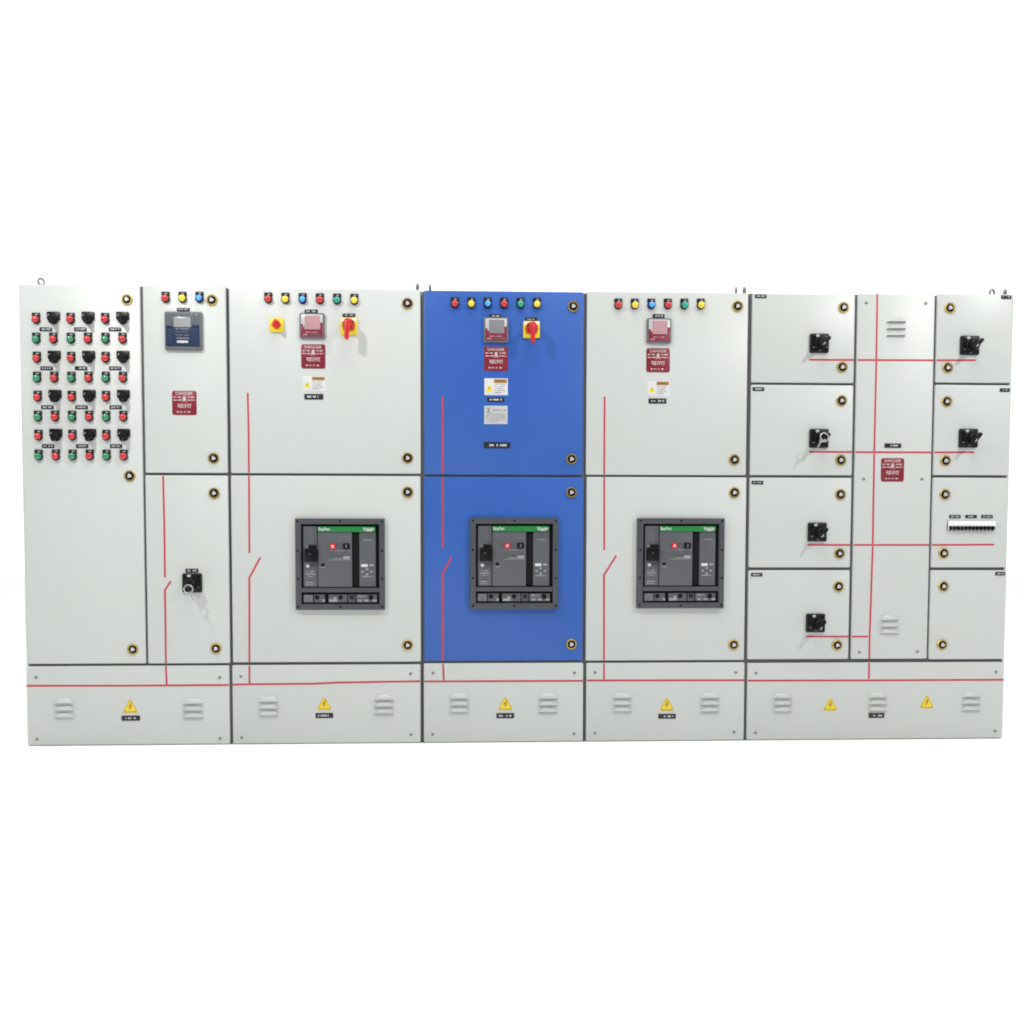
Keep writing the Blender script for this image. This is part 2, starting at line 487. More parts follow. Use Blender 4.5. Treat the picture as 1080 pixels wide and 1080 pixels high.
def yplate(big):
    m = MB()
    s = (17.2 if big else 14) * U
    m.slab('plateyellow', s, s, 0.001, -0.012, r=0.005, bev=0.003)
    if big:
        m.slab('cream', s * 0.97, s * 0.26, -0.0105, -0.0134, 0, s * 0.36, r=0.003, bev=0.001)
        m.slab('white', s * 0.22, s * 0.13, -0.0125, -0.0142, -s * 0.27, s * 0.30, r=0.002, bev=0.0003)
        m.slab('white', s * 0.28, s * 0.13, -0.0125, -0.0142, s * 0.22, s * 0.33, r=0.002, bev=0.0003, rot=0.3)
        for a in (215, 325):
            m.slab('signink', 0.010, 0.005, -0.0115, -0.0127, s*0.36*math.cos(math.radians(a)), s*0.40*math.sin(math.radians(a)), r=0.0006, bev=0.0002)
        m.lathe('signink', [(0.031, -0.011), (0.031, -0.016), (0.029, -0.018)], 0, 0.004, seg=26)
        for a in (30, 150, 265):
            m.slab('black', 0.010, 0.010, -0.016, -0.0335, 0.021*math.cos(math.radians(a)), 0.004 + 0.021*math.sin(math.radians(a)), r=0.004, bev=0.001)
        m.lathe('redplastic', [(0.026, -0.011), (0.026, -0.028), (0.023, -0.033)], 0, 0.004, seg=26)
    else:
        m.lathe('redplastic', [(0.020, -0.011), (0.020, -0.018), (0.018, -0.020)], 0, 0, seg=24)
        for a in (90, 180, 0):
            m.slab('ink', 0.004, 0.004, -0.0115, -0.0127, s*0.38*math.cos(math.radians(a)), s*0.38*math.sin(math.radians(a)), r=0.0006, bev=0.0002)
    return m.mesh('yellow_switch')
def yhandle(tilt):
    m = MB(); L = 19.5 * U; a = math.radians(tilt)
    m.lathe('redplastic', [(0.019, -0.032), (0.018, -0.068), (0.014, -0.073)], 0, 0.004, seg=22)
    cx, cz = 0.5 * L * math.sin(a) * -1, -0.5 * L * math.cos(a) + 0.012
    m.slab('redplastic', 0.021, L, -0.062, -0.086, cx, cz, r=0.009, bev=0.006, rot=-a)
    m.slab('signink', 0.003, 0.012, -0.0855, -0.0863, 0.0, 0.0, r=0.001, bev=0.0002, rot=0.7)
    return m.mesh('handle')
def yknob():
    m = MB()
    m.lathe('redplastic', [(0.0165, -0.019), (0.0155, -0.034), (0.012, -0.038)], 0, 0, seg=22)
    m.slab('redplastic', 0.011, 0.040, -0.032, -0.052, 0, -0.003, r=0.004, bev=0.003)
    return m.mesh('knob')
def yellow_switch(root, px, py, big=True, tilt=0):
    o = place('yellow_switch', cached('yp%d' % big, lambda: yplate(big)), root, at(px, py),
              'yellow switch with long red handle' if big else 'small yellow switch with red knob')
    if big: place('handle', cached('yh%d' % tilt, lambda: yhandle(tilt)), o, at(px, py))
    else: place('knob', cached('yk', yknob), o, at(px, py))

def meter_body():
    m = MB(); s = 25.8 * U
    m.slab('bezel', s, s, 0.001, -0.014, r=0.007, bev=0.004)
    m.slab('silver', s * 0.86, s * 0.48, -0.0130, -0.0150, 0, s * 0.195, r=0.003, bev=0.0006)
    m.slab('maroon', s * 0.86, s * 0.40, -0.0130, -0.0152, 0, -s * 0.235, r=0.003, bev=0.0006)
    m.slab('maroon', s * 0.10, s * 0.16, -0.0130, -0.0154, s * 0.38, s * 0.04, r=0.001, bev=0.0004)
    m.slab('maroon', s * 0.08, s * 0.10, -0.0130, -0.0154, -s * 0.39, s * 0.0, r=0.001, bev=0.0004)
    m.marks('lcd_pink', s * 0.55, s * 0.05, -0.0152, s * 0.02, -s * 0.27, seed=3)
    m.marks('lcd_pink', s * 0.20, s * 0.07, -0.0152, -s * 0.26, -s * 0.36, seed=9)
    for k in range(4):
        m.slab('bezel', s * 0.07, s * 0.045, -0.015, -0.0165, s * (-0.02 + 0.11 * k), -s * 0.365, r=0.001, bev=0.0005)
    return m.mesh('power_meter')
def meter_lcd(c):
    m = MB(); s = 25.8 * U
    m.slab(c, s * 0.62, s * 0.54, -0.0140, -0.0160, s * 0.02, s * 0.12, r=0.002, bev=0.0006)
    return m.mesh('screen')
def meter(root, px, py, c):
    o = place('power_meter', cached('meter', meter_body), root, at(px, py))
    place('screen', cached('mlcd' + c, lambda: meter_lcd(c)), o, at(px, py))

def controller(root, px, py):
    m = MB(); s = 38 * U
    m.slab('bezel', s, s * 1.02, 0.001, -0.016, r=0.005, bev=0.004)
    m.slab('panel_grey', s * 0.92, s * 0.36, -0.015, -0.0172, -s * 0.01, s * 0.285, r=0.002, bev=0.0005)
    m.slab('navy', s * 0.90, s * 0.52, -0.015, -0.0174, -s * 0.01, -s * 0.165, r=0.002, bev=0.0005)
    m.slab('navy', s * 0.16, s * 0.06, -0.015, -0.0174, -s * 0.37, s * 0.10, r=0.004, bev=0.0005)
    m.slab('navy', s * 0.20, s * 0.08, -0.015, -0.0174, s * 0.33, s * 0.115, r=0.004, bev=0.0005)
    for k, (zz, c) in enumerate(((0.045, 'ink'), (-0.035, 'panel_grey'), (-0.125, 'bezel'), (-0.205, 'ink'))):
        m.marks(c, s * 0.36, s * 0.035, -0.0175, -s * 0.02, s * zz, seed=20 + k, fill=0.85)
    m.marks('offwhite', s * 0.30, s * 0.075, -0.0175, -s * 0.02, -s * 0.30, seed=31, fill=0.95)
    m.marks('silver', s * 0.16, s * 0.035, -0.0175, s * 0.30, s * 0.43, seed=32)
    m.marks('bezel', s * 0.12, s * 0.03, -0.0162, s * 0.33, -s * 0.455, seed=33)
    for k in range(5):
        m.slab('panel_grey', s * 0.025, s * 0.025, -0.017, -0.0178, -s * (0.36 - 0.015 * (k % 2)), s * (0.02 - 0.08 * k), r=0.001, bev=0.0003)
    o = place('controller', m.mesh('controller'), root, at(px, py), 'square controller with navy keypad')
    q = MB()
    q.slab('lcd', s * 0.45, s * 0.27, -0.0165, -0.0190, -s * 0.02, s * 0.225, r=0.002, bev=0.0006)
    place('screen', q.mesh('screen'), o, at(px, py))

def danger_mesh(rad):
    m = MB(); s = 25 * U
    m.slab('danger', s, s, 0.001, -0.0016, r=rad, bev=0.0006)
    y = -0.0019
    m.text('dangerprint', 'DANGER', 0.020, y, 0, s * 0.385, width=s * 0.70)
    # skull and crossed bones between two lines of print
    m.lathe('dangerprint', [(0.0075, y + 0.0006), (0.0075, y), (0.006, y - 0.0003)], 0, s * 0.215, seg=14)
    m.slab('dangerprint', 0.008, 0.007, y + 0.0006, y - 0.0003, 0, s * 0.215 - 0.008, r=0.001, bev=0.0002)
    for sgn in (-1, 1):
        m.slab('dangerprint', 0.026, 0.0026, y + 0.0006, y - 0.0002, 0, s * 0.10, r=0.001, bev=0.0001, rot=sgn * 0.45)
        m.slab('danger', 0.0026, 0.003, y, y - 0.0006, sgn * 0.0028, s * 0.22, r=0.001, bev=0.0001)
        m.marks('dangerprint', s * 0.30, s * 0.060, y, sgn * s * 0.29, s * 0.235, seed=40 + sgn)
        m.marks('dangerprint', s * 0.34, s * 0.050, y, sgn * s * 0.28, s * 0.115, seed=43 + sgn)
    m.text('dangerprint', '\u0916\u0924\u0930\u093e', 0.029, y, 0, -s * 0.125, width=s * 0.58)
    m.marks('dangerprint', s * 0.62, s * 0.060, y, 0, -s * 0.37, seed=47)
    return m.mesh('danger_plate')
def danger(root, px, py, rad=0.010):
    place('danger_plate', cached('danger%.3f' % rad, lambda: danger_mesh(rad)), root, at(px, py))

def caution_mesh(w, h):
    m = MB(); W_, H_ = w * U, h * U; y = -0.0011
    m.slab('offwhite', W_, H_, 0.0008, -0.0009, r=0.002, bev=0.0003)
    m.slab('orange', W_ * 0.56, H_ * 0.24, 0, y - 0.0002, W_ * 0.19, H_ * 0.335, r=0.001, bev=0.0001)
    m.text('plate', 'WARNING', 0.012, y - 0.0004, W_ * 0.19, H_ * 0.335, width=W_ * 0.42, thick=0.0002)
    m.poly('signy', [(x - W_ * 0.29, z - H_ * 0.08) for x, z in tri(W_ * 0.30, H_ * 0.42, 0.1)], 0, y)
    m.poly('plate', [(x - W_ * 0.29, z - H_ * 0.10) for x, z in bolt_pts(0.012)], 0, y - 0.0004)
    for k in range(5):
        ww = (0.44, 0.48, 0.36, 0.46, 0.30)[k]
        m.marks('ink', W_ * ww, H_ * 0.055, y, W_ * (-0.06 + ww / 2), H_ * (0.13 - 0.12 * k), seed=50 + k, fill=0.8)
    return m.mesh('warning_label')
def caution(root, px, py, w=24, h=15.5):
    place('warning_label', cached('caution%g%g' % (w, h), lambda: caution_mesh(w, h)), root, at(px, py))

def data_plate(root, px, py, w=24.5, h=19):
    m = MB(); W_, H_ = w * U, h * U; y = -0.0013
    m.slab('silver', W_, H_, 0.0008, -0.0012, r=0.002, bev=0.0003)
    m.poly('ink', [(-W_*0.42, H_*0.38), (-W_*0.24, H_*0.38), (-W_*0.30, H_*0.22), (-W_*0.24, H_*0.12), (-W_*0.40, H_*0.12), (-W_*0.33, H_*0.27)], 0, y - 0.0003)
    m.marks('ink', W_ * 0.58, H_ * 0.09, y, W_ * 0.14, H_ * 0.26, seed=70, fill=0.9)
    for k in range(6):
        m.marks('ink', W_ * (0.84 if k < 5 else 0.5), H_ * 0.045, y, 0 if k < 5 else -W_ * 0.15, H_ * (0.06 - 0.09 * k), seed=71 + k, fill=0.7)
    place('data_plate', m.mesh('data_plate'), root, at(px, py))

# withdrawable circuit breaker: local units are fractions of its 94 x 96 px front
def acb_parts():
    w, h = 93.0 * U, 95.5 * U
    X = lambda u: (u - 0.5) * w
    Z = lambda v: (0.5 - v) * h
    def blk(m, mat, u0, v0, u1, v1, y0, y1, r=0.003, bev=0.0015):
        return m.slab(mat, (u1 - u0) * w, (v1 - v0) * h, y0, y1, X((u0 + u1) / 2), Z((v0 + v1) / 2), r=r, bev=bev)
    P = {}
    # escutcheon: four bars, a cross bar, screws
    m = MB()
    for (a, b, c, d) in ((0, 0, 1, 0.062), (0, 0.935, 1, 1), (0, 0.0618, 0.066, 0.9352), (0.938, 0.0618, 1, 0.9352), (0.0658, 0.757, 0.9382, 0.806)):
        blk(m, 'frame', a, b, c, d, 0.001, -0.022, r=0.002, bev=0.0025)
    for (u, v) in ((0.03, 0.03), (0.5, 0.028), (0.97, 0.03), (0.03, 0.35), (0.97, 0.35), (0.03, 0.66), (0.97, 0.66), (0.03, 0.965), (0.5, 0.968), (0.97, 0.965)):
        m.lathe('void', [(0.0055, -0.0200), (0.0055, -0.0226), (0.003, -0.0232)], X(u), Z(v), seg=10)
    P['escutcheon'] = m
    m = MB()
    blk(m, 'void', 0.05, 0.05, 0.95, 0.95, 0.0005, -0.004)
    P['recess'] = m
    # left operating strip
    m = MB()
    blk(m, 'face', 0.090, 0.085, 0.245, 0.745, -0.003, -0.016)
    blk(m, 'face_dark', 0.205, 0.088, 0.244, 0.30, -0.015, -0.0175)
    blk(m, 'black', 0.150, 0.290, 0.240, 0.322, -0.015, -0.026)
    blk(m, 'dimprint', 0.118, 0.298, 0.138, 0.316, -0.015, -0.018, r=0.001)
    m.lathe('offwhite', [(0.0085, -0.015), (0.0085, -0.019), (0.006, -0.020)], X(0.140), Z(0.515), seg=16)
    blk(m, 'face_dark', 0.170, 0.497, 0.238, 0.537, -0.015, -0.0172)
    for k, (v, q, ww) in enumerate(((0.575, 'dimprint', 0.10), (0.605, 'dimprint', 0.11), (0.632, 'dimprint', 0.09), (0.675, 'face_dark', 0.12), (0.698, 'dimprint', 0.10), (0.722, 'dimprint', 0.11))):
        m.marks(q, ww * w, 0.013 * h, -0.0161, X(0.168), Z(v), seed=80 + k, fill=0.62)
    for s_ in (-1, 1):
        m.slab('dimprint', 0.028, 0.0022, -0.0155, -0.0166, X(0.168), Z(0.60), r=0.0004, bev=0.0002, rot=s_ * 0.7)
    P['operating_strip'] = m
    m = MB()
    blk(m, 'black', 0.107, 0.330, 0.243, 0.475, -0.003, -0.040, r=0.004, bev=0.004)
    m.slab('ink', 0.006, 0.003, -0.039, -0.0406, X(0.165), Z(0.385), r=0.0005, bev=0.0002)
    P['charging_handle'] = m
    # main cover
    m = MB()
    blk(m, 'face', 0.252, 0.150, 0.634, 0.747, -0.003, -0.020, r=0.003, bev=0.003)
    blk(m, 'face_dark', 0.380, 0.268, 0.618, 0.342, -0.019, -0.0206)
    blk(m, 'dimprint', 0.382, 0.347, 0.616, 0.353, -0.019, -0.0206, r=0.0004, bev=0.0002)
    blk(m, 'face_dark', 0.382, 0.392, 0.616, 0.452, -0.019, -0.0204)
    blk(m, 'dimprint', 0.535, 0.412, 0.612, 0.442, -0.019, -0.0212, r=0.001, bev=0.0004)
    blk(m, 'greenband', 0.400, 0.412, 0.420, 0.428, -0.019, -0.0212, r=0.001, bev=0.0004)
    m.marks('dimprint', 0.10 * w, 0.010 * h, -0.0206, X(0.475), Z(0.436), seed=91)
    blk(m, 'dimprint', 0.382, 0.448, 0.616, 0.453, -0.019, -0.0208, r=0.0004, bev=0.0002)
    m.lathe('void', [(0.0085, -0.019), (0.0085, -0.0205), (0.0055, -0.0205)], X(0.308), Z(0.505), seg=14)
    blk(m, 'void', 0.286, 0.497, 0.330, 0.514, -0.019, -0.0206, r=0.001, bev=0.0003)
    blk(m, 'dimprint', 0.286, 0.530, 0.332, 0.537, -0.019, -0.0206, r=0.0004, bev=0.0002)
    P['front_cover'] = m
    m = MB()
    blk(m, 'red', 0.388, 0.272, 0.452, 0.334, -0.019, -0.030, r=0.004, bev=0.003)
    m.lathe('white', [(0.0060, -0.0295), (0.0060, -0.0306), (0.0045, -0.0307)], X(0.420), Z(0.303), seg=14)
    m.lathe('red', [(0.0036, -0.0300), (0.0036, -0.0309), (0.002, -0.0310)], X(0.420), Z(0.303), seg=12)
    P['open_button'] = m
    m = MB()
    blk(m, 'black', 0.535, 0.270, 0.606, 0.334, -0.019, -0.030, r=0.004, bev=0.003)
    blk(m, 'dimprint', 0.567, 0.286, 0.575, 0.318, -0.0295, -0.0306, r=0.0005, bev=0.0002)
    P['close_button'] = m
    m = MB()
    blk(m, 'greenband', 0.255, 0.088, 0.895, 0.147, -0.003, -0.022, r=0.002, bev=0.0015)
    m.text('white', 'EasyPact', 0.020, -0.0223, X(0.325), Z(0.119), width=0.125 * w)
    m.text('white', 'Schneider', 0.022, -0.0223, X(0.822), Z(0.113), width=0.125 * w)
    m.text('white', 'Electric', 0.011, -0.0223, X(0.828), Z(0.134), width=0.06 * w)
    P['name_band'] = m
    # black slot
    m = MB()
    blk(m, 'void', 0.642, 0.152, 0.708, 0.742, -0.003, -0.012)
    P['slot'] = m
    # trip unit
    m = MB()
    blk(m, 'face', 0.714, 0.150, 0.898, 0.742, -0.003, -0.018, r=0.003, bev=0.0025)
    blk(m, 'face_dark', 0.720, 0.152, 0.892, 0.215, -0.017, -0.0192)
    blk(m, 'dimprint', 0.755, 0.232, 0.860, 0.238, -0.017, -0.0186, r=0.0004, bev=0.0002)
    blk(m, 'offwhite', 0.735, 0.498, 0.808, 0.528, -0.017, -0.0200, r=0.003, bev=0.0006)
    blk(m, 'dimprint', 0.828, 0.500, 0.872, 0.522, -0.017, -0.0190, r=0.001, bev=0.0004)
    for j in range(3):
        for k in range(3):
            m.lathe('dimprint' if (j + k) % 2 else 'face_dark', [(0.0055, -0.017), (0.0055, -0.0195), (0.004, -0.0203)], X(0.752 + 0.048 * j), Z(0.552 + 0.028 * k), seg=12)
    m.marks('dimprint', 0.14 * w, 0.015 * h, -0.0182, X(0.805), Z(0.632), seed=95, fill=0.8)
    for v in (0.660, 0.690, 0.712):
        blk(m, 'face_dark', 0.735, v, 0.880, v + 0.006, -0.017, -0.0186, r=0.0004, bev=0.0002)
    P['trip_unit'] = m
    # lower bay with racking sockets
    m = MB()
    for (a, b, q) in ((0.085, 0.195, 'face'), (0.205, 0.325, 'face'), (0.365, 0.575, 'face'), (0.585, 0.665, 'face_dark'), (0.675, 0.910, 'face')):
        blk(m, q, a, 0.828, b, 0.918, -0.003, -0.012, r=0.002, bev=0.0015)
    for (u, r_) in ((0.238, 0.011), (0.500, 0.011), (0.842, 0.0125)):
        m.lathe('void', [(r_, -0.011), (r_, -0.0128), (r_ * 0.7, -0.0128)], X(u), Z(0.862), seg=16)
    m.marks('dimprint', 0.09 * w, 0.016 * h, -0.0121, X(0.14), Z(0.848), seed=96)
    m.marks('dimprint', 0.09 * w, 0.014 * h, -0.0121, X(0.14), Z(0.875), seed=97)
    m.marks('dimprint', 0.09 * w, 0.014 * h, -0.0121, X(0.14), Z(0.900), seed=98)
    blk(m, 'dimprint', 0.298, 0.885, 0.326, 0.912, -0.011, -0.0138, r=0.001, bev=0.0004)
    blk(m, 'dimprint', 0.370, 0.885, 0.462, 0.912, -0.011, -0.0132, r=0.001, bev=0.0004)
    blk(m, 'dimprint', 0.425, 0.860, 0.455, 0.885, -0.011, -0.0132, r=0.001, bev=0.0004)
    for u in (0.72, 0.79, 0.885):
        blk(m, 'dimprint', u - 0.022, 0.888, u + 0.022, 0.908, -0.011, -0.0132, r=0.001, bev=0.0004)
    m.marks('dimprint', 0.09 * w, 0.02 * h, -0.0121, X(0.74), Z(0.850), seed=99)
    for s_ in (-1, 1):
        m.slab('black', 0.026, 0.006, -0.011, -0.0145, X(0.625), Z(0.862), r=0.001, bev=0.0006, rot=s_ * 0.75)
    P['racking_panel'] = m
    return {k: v.mesh(k) for k, v in P.items()}
ACB = acb_parts()
def breaker(root, px, py):
    o = place('circuit_breaker', ACB['escutcheon'], root, at(px, py))
    for k, me in ACB.items():
        if k != 'escutcheon': place(k, me, o, at(px, py))

def eye_mesh():
    m = MB()
    m.lathe('steel', [(0.016, 0.0), (0.016, 0.006), (0.011, 0.010)], seg=14)
    for v in m.bm.verts: v.co = Vector((v.co.x, v.co.z, v.co.y))        # stand it up
    m.tube('steel', [(0.0135*math.cos(2*math.pi*k/18), 0, 0.025 + 0.0150*math.sin(2*math.pi*k/18)) for k in range(18)], 0.0050, closed=True)
    return m.mesh('lifting_eye')
def eye(root, px, ztop, y, rz):
    p = at(px, 300)
    o = place('lifting_eye', cached('eye', eye_mesh), root, (at(px, 302, y).x, y, ztop - 0.002))
    o.rotation_euler.z = math.radians(rz)

# ================================================================== cabinet at the left end
c1 = cabinet('pale grey cabinet at the left end, its tall door full of red and green lamps', (23.8, 242.3, 300, 787), 'l')
dA = door(c1, (25.0, 150.4, 300.5, 699.8), label='tall door with rows of lamps and switches')
dB = door(c1, (152.0, 238.8, 301.2, 498.3))
dC = door(c1, (154.7, 241.2, 501.6, 699.4))
p1 = door(c1, (28.2, 241.9, 702.6, 792), name='plinth')
for q in ((134, 316), (137, 502), (140.3, 684.8)): lock(dA, *q)
for q in ((223.5, 316.6), (225.5, 483.4)): lock(dB, *q)
for q in ((226, 520.2), (228, 684)): lock(dC, *q)
for r in range(4):
    for c in range(3):
        bx = 38.4 + 36.45 * c + r * (0.85 - 0.22 * c); by = 337.4 + 41.05 * r
        indicator(c1, bx, by, 'red')
        small_switch(c1, bx + 18.4, by - 1.2)
        nameplate(c1, bx + 10, by + 10.0, 12.6, 4.0)
        indicator(c1, bx + 0.2, by + 21.0, 'green')
        indicator(c1, bx + 18.3, by + 20.9, 'red')
for px, c in ((174.8, 'red'), (192.7, 'yellow'), (210.6, 'bluelens')): indicator(c1, px, 315.2, c)
nameplate(c1, 193.4, 326.6, 13, 3.6)
controller(c1, 194.2, 349.6)
danger(c1, 194.5, 425)
nameplate(c1, 202.5, 601.8, 13.2, 4)
rotary(c1, 203, 614.8, -50)
strip(dC, ((172, 502.6), (173.3, 555), (174, 609)))
strip(dC, ((180.2, 612.8), (173.9, 622.5), (174.4, 650), (175, 698.5)))
strip(p1, ((175.0, 703.6), (175.8, 721.9)))
strip(p1, ((28.7, 723.3), (130, 723.2), (241.2, 722.4)), 2.0)
for q in ((38, 714.4), (39, 779.8), (231.8, 714.2), (232.2, 778.9)): screw(p1, *q)
for q in ((67.6, 747.0), (203.8, 747.0)): louvre(p1, *q)
sign(p1, 137.4, 744.4); nameplate(p1, 138, 757.4, 19, 5.4)

# ================================================================== grey cabinet with two yellow switches
c2 = cabinet('pale grey cabinet with two yellow switches above its circuit breaker', (242.3, 445.2, 304, 783))
dU = door(c2, (242.6, 443.4, 304.6, 498.9)); dL = door(c2, (244.6, 443.5, 502.0, 698.0))
p2 = door(c2, (245.4, 443.4, 701.4, 792), name='plinth')
for q in ((429.8, 320.2), (430, 483.2)): lock(dU, *q)
for q in ((430, 519), (430, 680.4)): lock(dL, *q)
for k, c in enumerate(('red', 'yellow', 'bluelens', 'red', 'teal', 'yellow')): indicator(c2, 283 + 18.15 * k, 316.0 + 0.28 * k, c)
yellow_switch(c2, 292, 343.2, big=False)
nameplate(c2, 328.2, 328.6, 13.5, 4)
meter(c2, 329.4, 344.2, 'lcd_pink')
nameplate(c2, 368, 332.6, 13, 3.6)
yellow_switch(c2, 368, 344.4, True, 3)
danger(c2, 330.4, 376); caution(c2, 331.2, 404.6); nameplate(c2, 331, 418.5, 19.5, 5.8)
strip(dU, ((261.3, 414.2), (262.2, 455), (262.5, 497.6))); strip(dL, ((262.6, 503.2), (263, 583.4)))
strip(dL, ((274.5, 588), (263, 609.5), (263, 697)))
strip(p2, ((263, 702.4), (263.1, 720.4)))
strip(p2, ((246, 722.1), (263, 721.7), (330, 721.1), (355, 719.9), (443, 718.4)), 2.0)
for q in ((254, 713.6), (255, 778), (433.2, 710.4), (433.4, 774.6)): screw(p2, *q)
for q in ((283.2, 745.0), (405.2, 742.8)): louvre(p2, *q)
sign(p2, 342, 741.4); nameplate(p2, 342.1, 754.6, 18.6, 5.4)
breaker(c2, 359.2, 595.2)

# ================================================================== cabinet with blue doors
c3 = cabinet('cabinet with bright blue doors standing between grey ones', (445.2, 616.9, 306.6, 781))
dU = door(c3, (447.4, 615.0, 307.2, 500.3), 'blue', label='blue door'); dL = door(c3, (447.4, 614.8, 503.2, 696.6), 'blue', label='blue door')
p3 = door(c3, (447.2, 614.9, 699.6, 792), name='plinth')
for q in ((604.6, 323.2), (602.8, 484.2)): lock(dU, *q)
for q in ((602.7, 519.4), (602.6, 679.5)): lock(dL, *q)
for k, c in enumerate(('red', 'yellow', 'bluelens', 'red', 'teal', 'yellow')): indicator(c3, 479.6 + 17.32 * k, 321.0 + 0.1 * k, c)
nameplate(c3, 522.4, 333.4, 12.6, 4)
meter(c3, 523, 348.4, 'lcd_grey')
nameplate(c3, 560.4, 336.9, 12.6, 4)
yellow_switch(c3, 560.4, 348.0, True, 1)
danger(c3, 523.2, 378.5, 0.003); caution(c3, 523.2, 407.9, 24.6, 17.4); nameplate(c3, 522.8, 421.6, 18, 4.6)
data_plate(c3, 523, 437.6); nameplate(c3, 524.2, 469.6, 28, 6.4)
strip(dU, ((466.6, 418), (467, 499.2))); strip(dL, ((467, 504.4), (467, 577)))
strip(dL, ((476.3, 587.4), (467, 604.6), (467.0, 695.6)))
strip(p3, ((467.3, 700.6), (468, 717.2)))
strip(p3, ((447.8, 718.7), (614.4, 718)), 2.0)
for q in ((456.6, 709.8), (456.2, 774.6), (605.8, 709.6), (605.4, 774.0)): screw(p3, *q)
for q in ((484.2, 741.6), (578, 741.6)): louvre(p3, *q)
sign(p3, 533, 741.6); nameplate(p3, 532.9, 754.8, 18.8, 5.4)
breaker(c3, 542, 594.4)

# ================================================================== grey cabinet with a breaker, no yellow switch
c4 = cabinet('pale grey cabinet with a breaker but no yellow switch, right of the blue doors', (616.9, 788.1, 307.6, 780))
dU = door(c4, (618.9, 788.0, 308.2, 500.6)); dL = door(c4, (618.6, 786.1, 503.4, 696.2))
p4 = door(c4, (618.5, 784.8, 699.2, 792), name='plinth')
for q in ((777.8, 323.2), (774.4, 485)): lock(dU, *q)
for q in ((774.4, 519.6), (773.6, 680)): lock(dL, *q)
for k, c in enumerate(('red', 'yellow', 'bluelens', 'red', 'teal', 'yellow')): indicator(c4, 651.9 + 17.4 * k, 322.3, c)
nameplate(c4, 694.6, 333.4, 12.6, 4)
meter(c4, 694.6, 349.3, 'lcd_pink')
danger(c4, 694.0, 380); caution(c4, 694.4, 409.6); nameplate(c4, 693.4, 423, 19, 5.4)
strip(dU, ((637.6, 418.4), (637.2, 499.4))); strip(dL, ((637.2, 504.6), (637.2, 580)))
strip(dL, ((650, 586), (637, 606.4), (637, 695.4)))
strip(p4, ((637, 700.2), (637, 716.4)))
strip(p4, ((619.2, 717.7), (784.2, 717.4)), 2.0)
for q in ((627.5, 709.2), (627.4, 773.4), (776, 709.2), (774.2, 772.2)): screw(p4, *q)
for q in ((656, 741.0), (748.6, 741.0)): louvre(p4, *q)
sign(p4, 703.2, 742.4); nameplate(p4, 703.4, 755.4, 18.8, 5.2)
breaker(c4, 716.9, 594.2)

# ================================================================== wide cabinet of small doors at the right end
c5 = cabinet('wide pale grey cabinet of eight small doors at the right end', (788.1, 1063.9, 309.2, 779.4), 'r')
def rowbox(k, side):
    t, b = ((310.0, 403.2), (406.2, 500.8), (504.0, 598.2), (601.6, 695.0))[k]
    my = (t + b) / 2
    if side == 'l':
        l = 792.6 + (787.2 - 792.6) * (my - 310) / 380 + 1.5; r = 903.6 - 7.4 * (my - 310) / 380 - 1.5
    else:
        l = 987.8 - 9.3 * (my - 310) / 380 + 1.5; r = 1068.1 - 9.2 * (my - 310) / 380
    return (l, r, t, b)
L5 = [door(c5, rowbox(k, 'l')) for k in range(4)]
R5 = [door(c5, rowbox(k, 'r')) for k in range(4)]
mid = door(c5, (901.6, 981.9, 310.0, 694.6), name='centre_panel')
p5 = door(c5, (788.2, 1058.2, 699.0, 792), name='plinth')
for k, (a, b) in enumerate((((889.6, 324.4), (888.1, 387.4)), ((887.4, 422.7), (886.6, 485.4)), ((886.2, 521.6), (885.2, 583.8)), ((884.2, 618.6), (882.8, 680.4)))):
    lock(L5[k], *a); lock(L5[k], *b)
for k, (a, b) in enumerate((((1001.6, 325), (999.2, 388)), ((998.3, 423.6), (997.1, 486)), ((996.4, 521.6), (995.1, 583.6)), ((994.8, 618.4), (993.5, 680)))):
    lock(R5[k], *a); lock(R5[k], *b)
for q in ((802.2, 311.9), (799.8, 409.8), (798.8, 508.4), (798.0, 605.5)): nameplate(c5, q[0], q[1] + 0.6, 12.4, 3.8)
for q in ((1061.8, 313.2), (1060.2, 411.2), (1055.4, 604.8)): nameplate(c5, q[0] - 0.6, q[1] + 0.2, 11, 3.8)
for q, a in (((863.6, 362.4), -42), ((863.2, 462.6), -42), ((861.4, 561.2), -35), ((859.6, 657.0), -30)): rotary(c5, *q, a)
for q, a in (((1022.0, 364.6), -42), ((1020.6, 462.4), -38)): rotary(c5, *q, a)
strip(L5[0], ((853, 379.4), (899.6, 379.7))); strip(mid, ((904.2, 379.7), (984.6, 380))); strip(R5[0], ((988.6, 380.0), (1029, 380)))
strip(L5[1], ((853.4, 476.4), (898, 476.8))); strip(mid, ((902.2, 476.9), (982.4, 477.2))); strip(R5[1], ((986.4, 477.2), (1027.5, 477)))
strip(L5[2], ((851.6, 574.7), (896.4, 574.8))); strip(mid, ((900.2, 574.8), (979.8, 574.8))); strip(R5[2], ((984, 574.8), (1048.4, 574.4)))
strip(L5[3], ((850, 671.3), (894.6, 671.4))); strip(mid, ((898.6, 671.4), (915.6, 671.4)))
def seg(a, b):
    strip(mid, (a, b))
V5 = ((925.2, 310.8), (924.2, 378.5), (924.2, 381.2), (922.0, 475.8), (922, 478.5), (920.4, 573.6), (920.4, 576.2), (918.6, 630), (917.2, 670), (916.8, 693.6))
seg(V5[0], V5[1]); seg(V5[2], V5[3]); seg(V5[4], V5[5]); strip(mid, V5[6:])
strip(p5, ((916.6, 700.2), (916.2, 715.9)))
strip(p5, ((788.9, 717.8), (916, 717.6), (1058.4, 716.9)), 2.0)
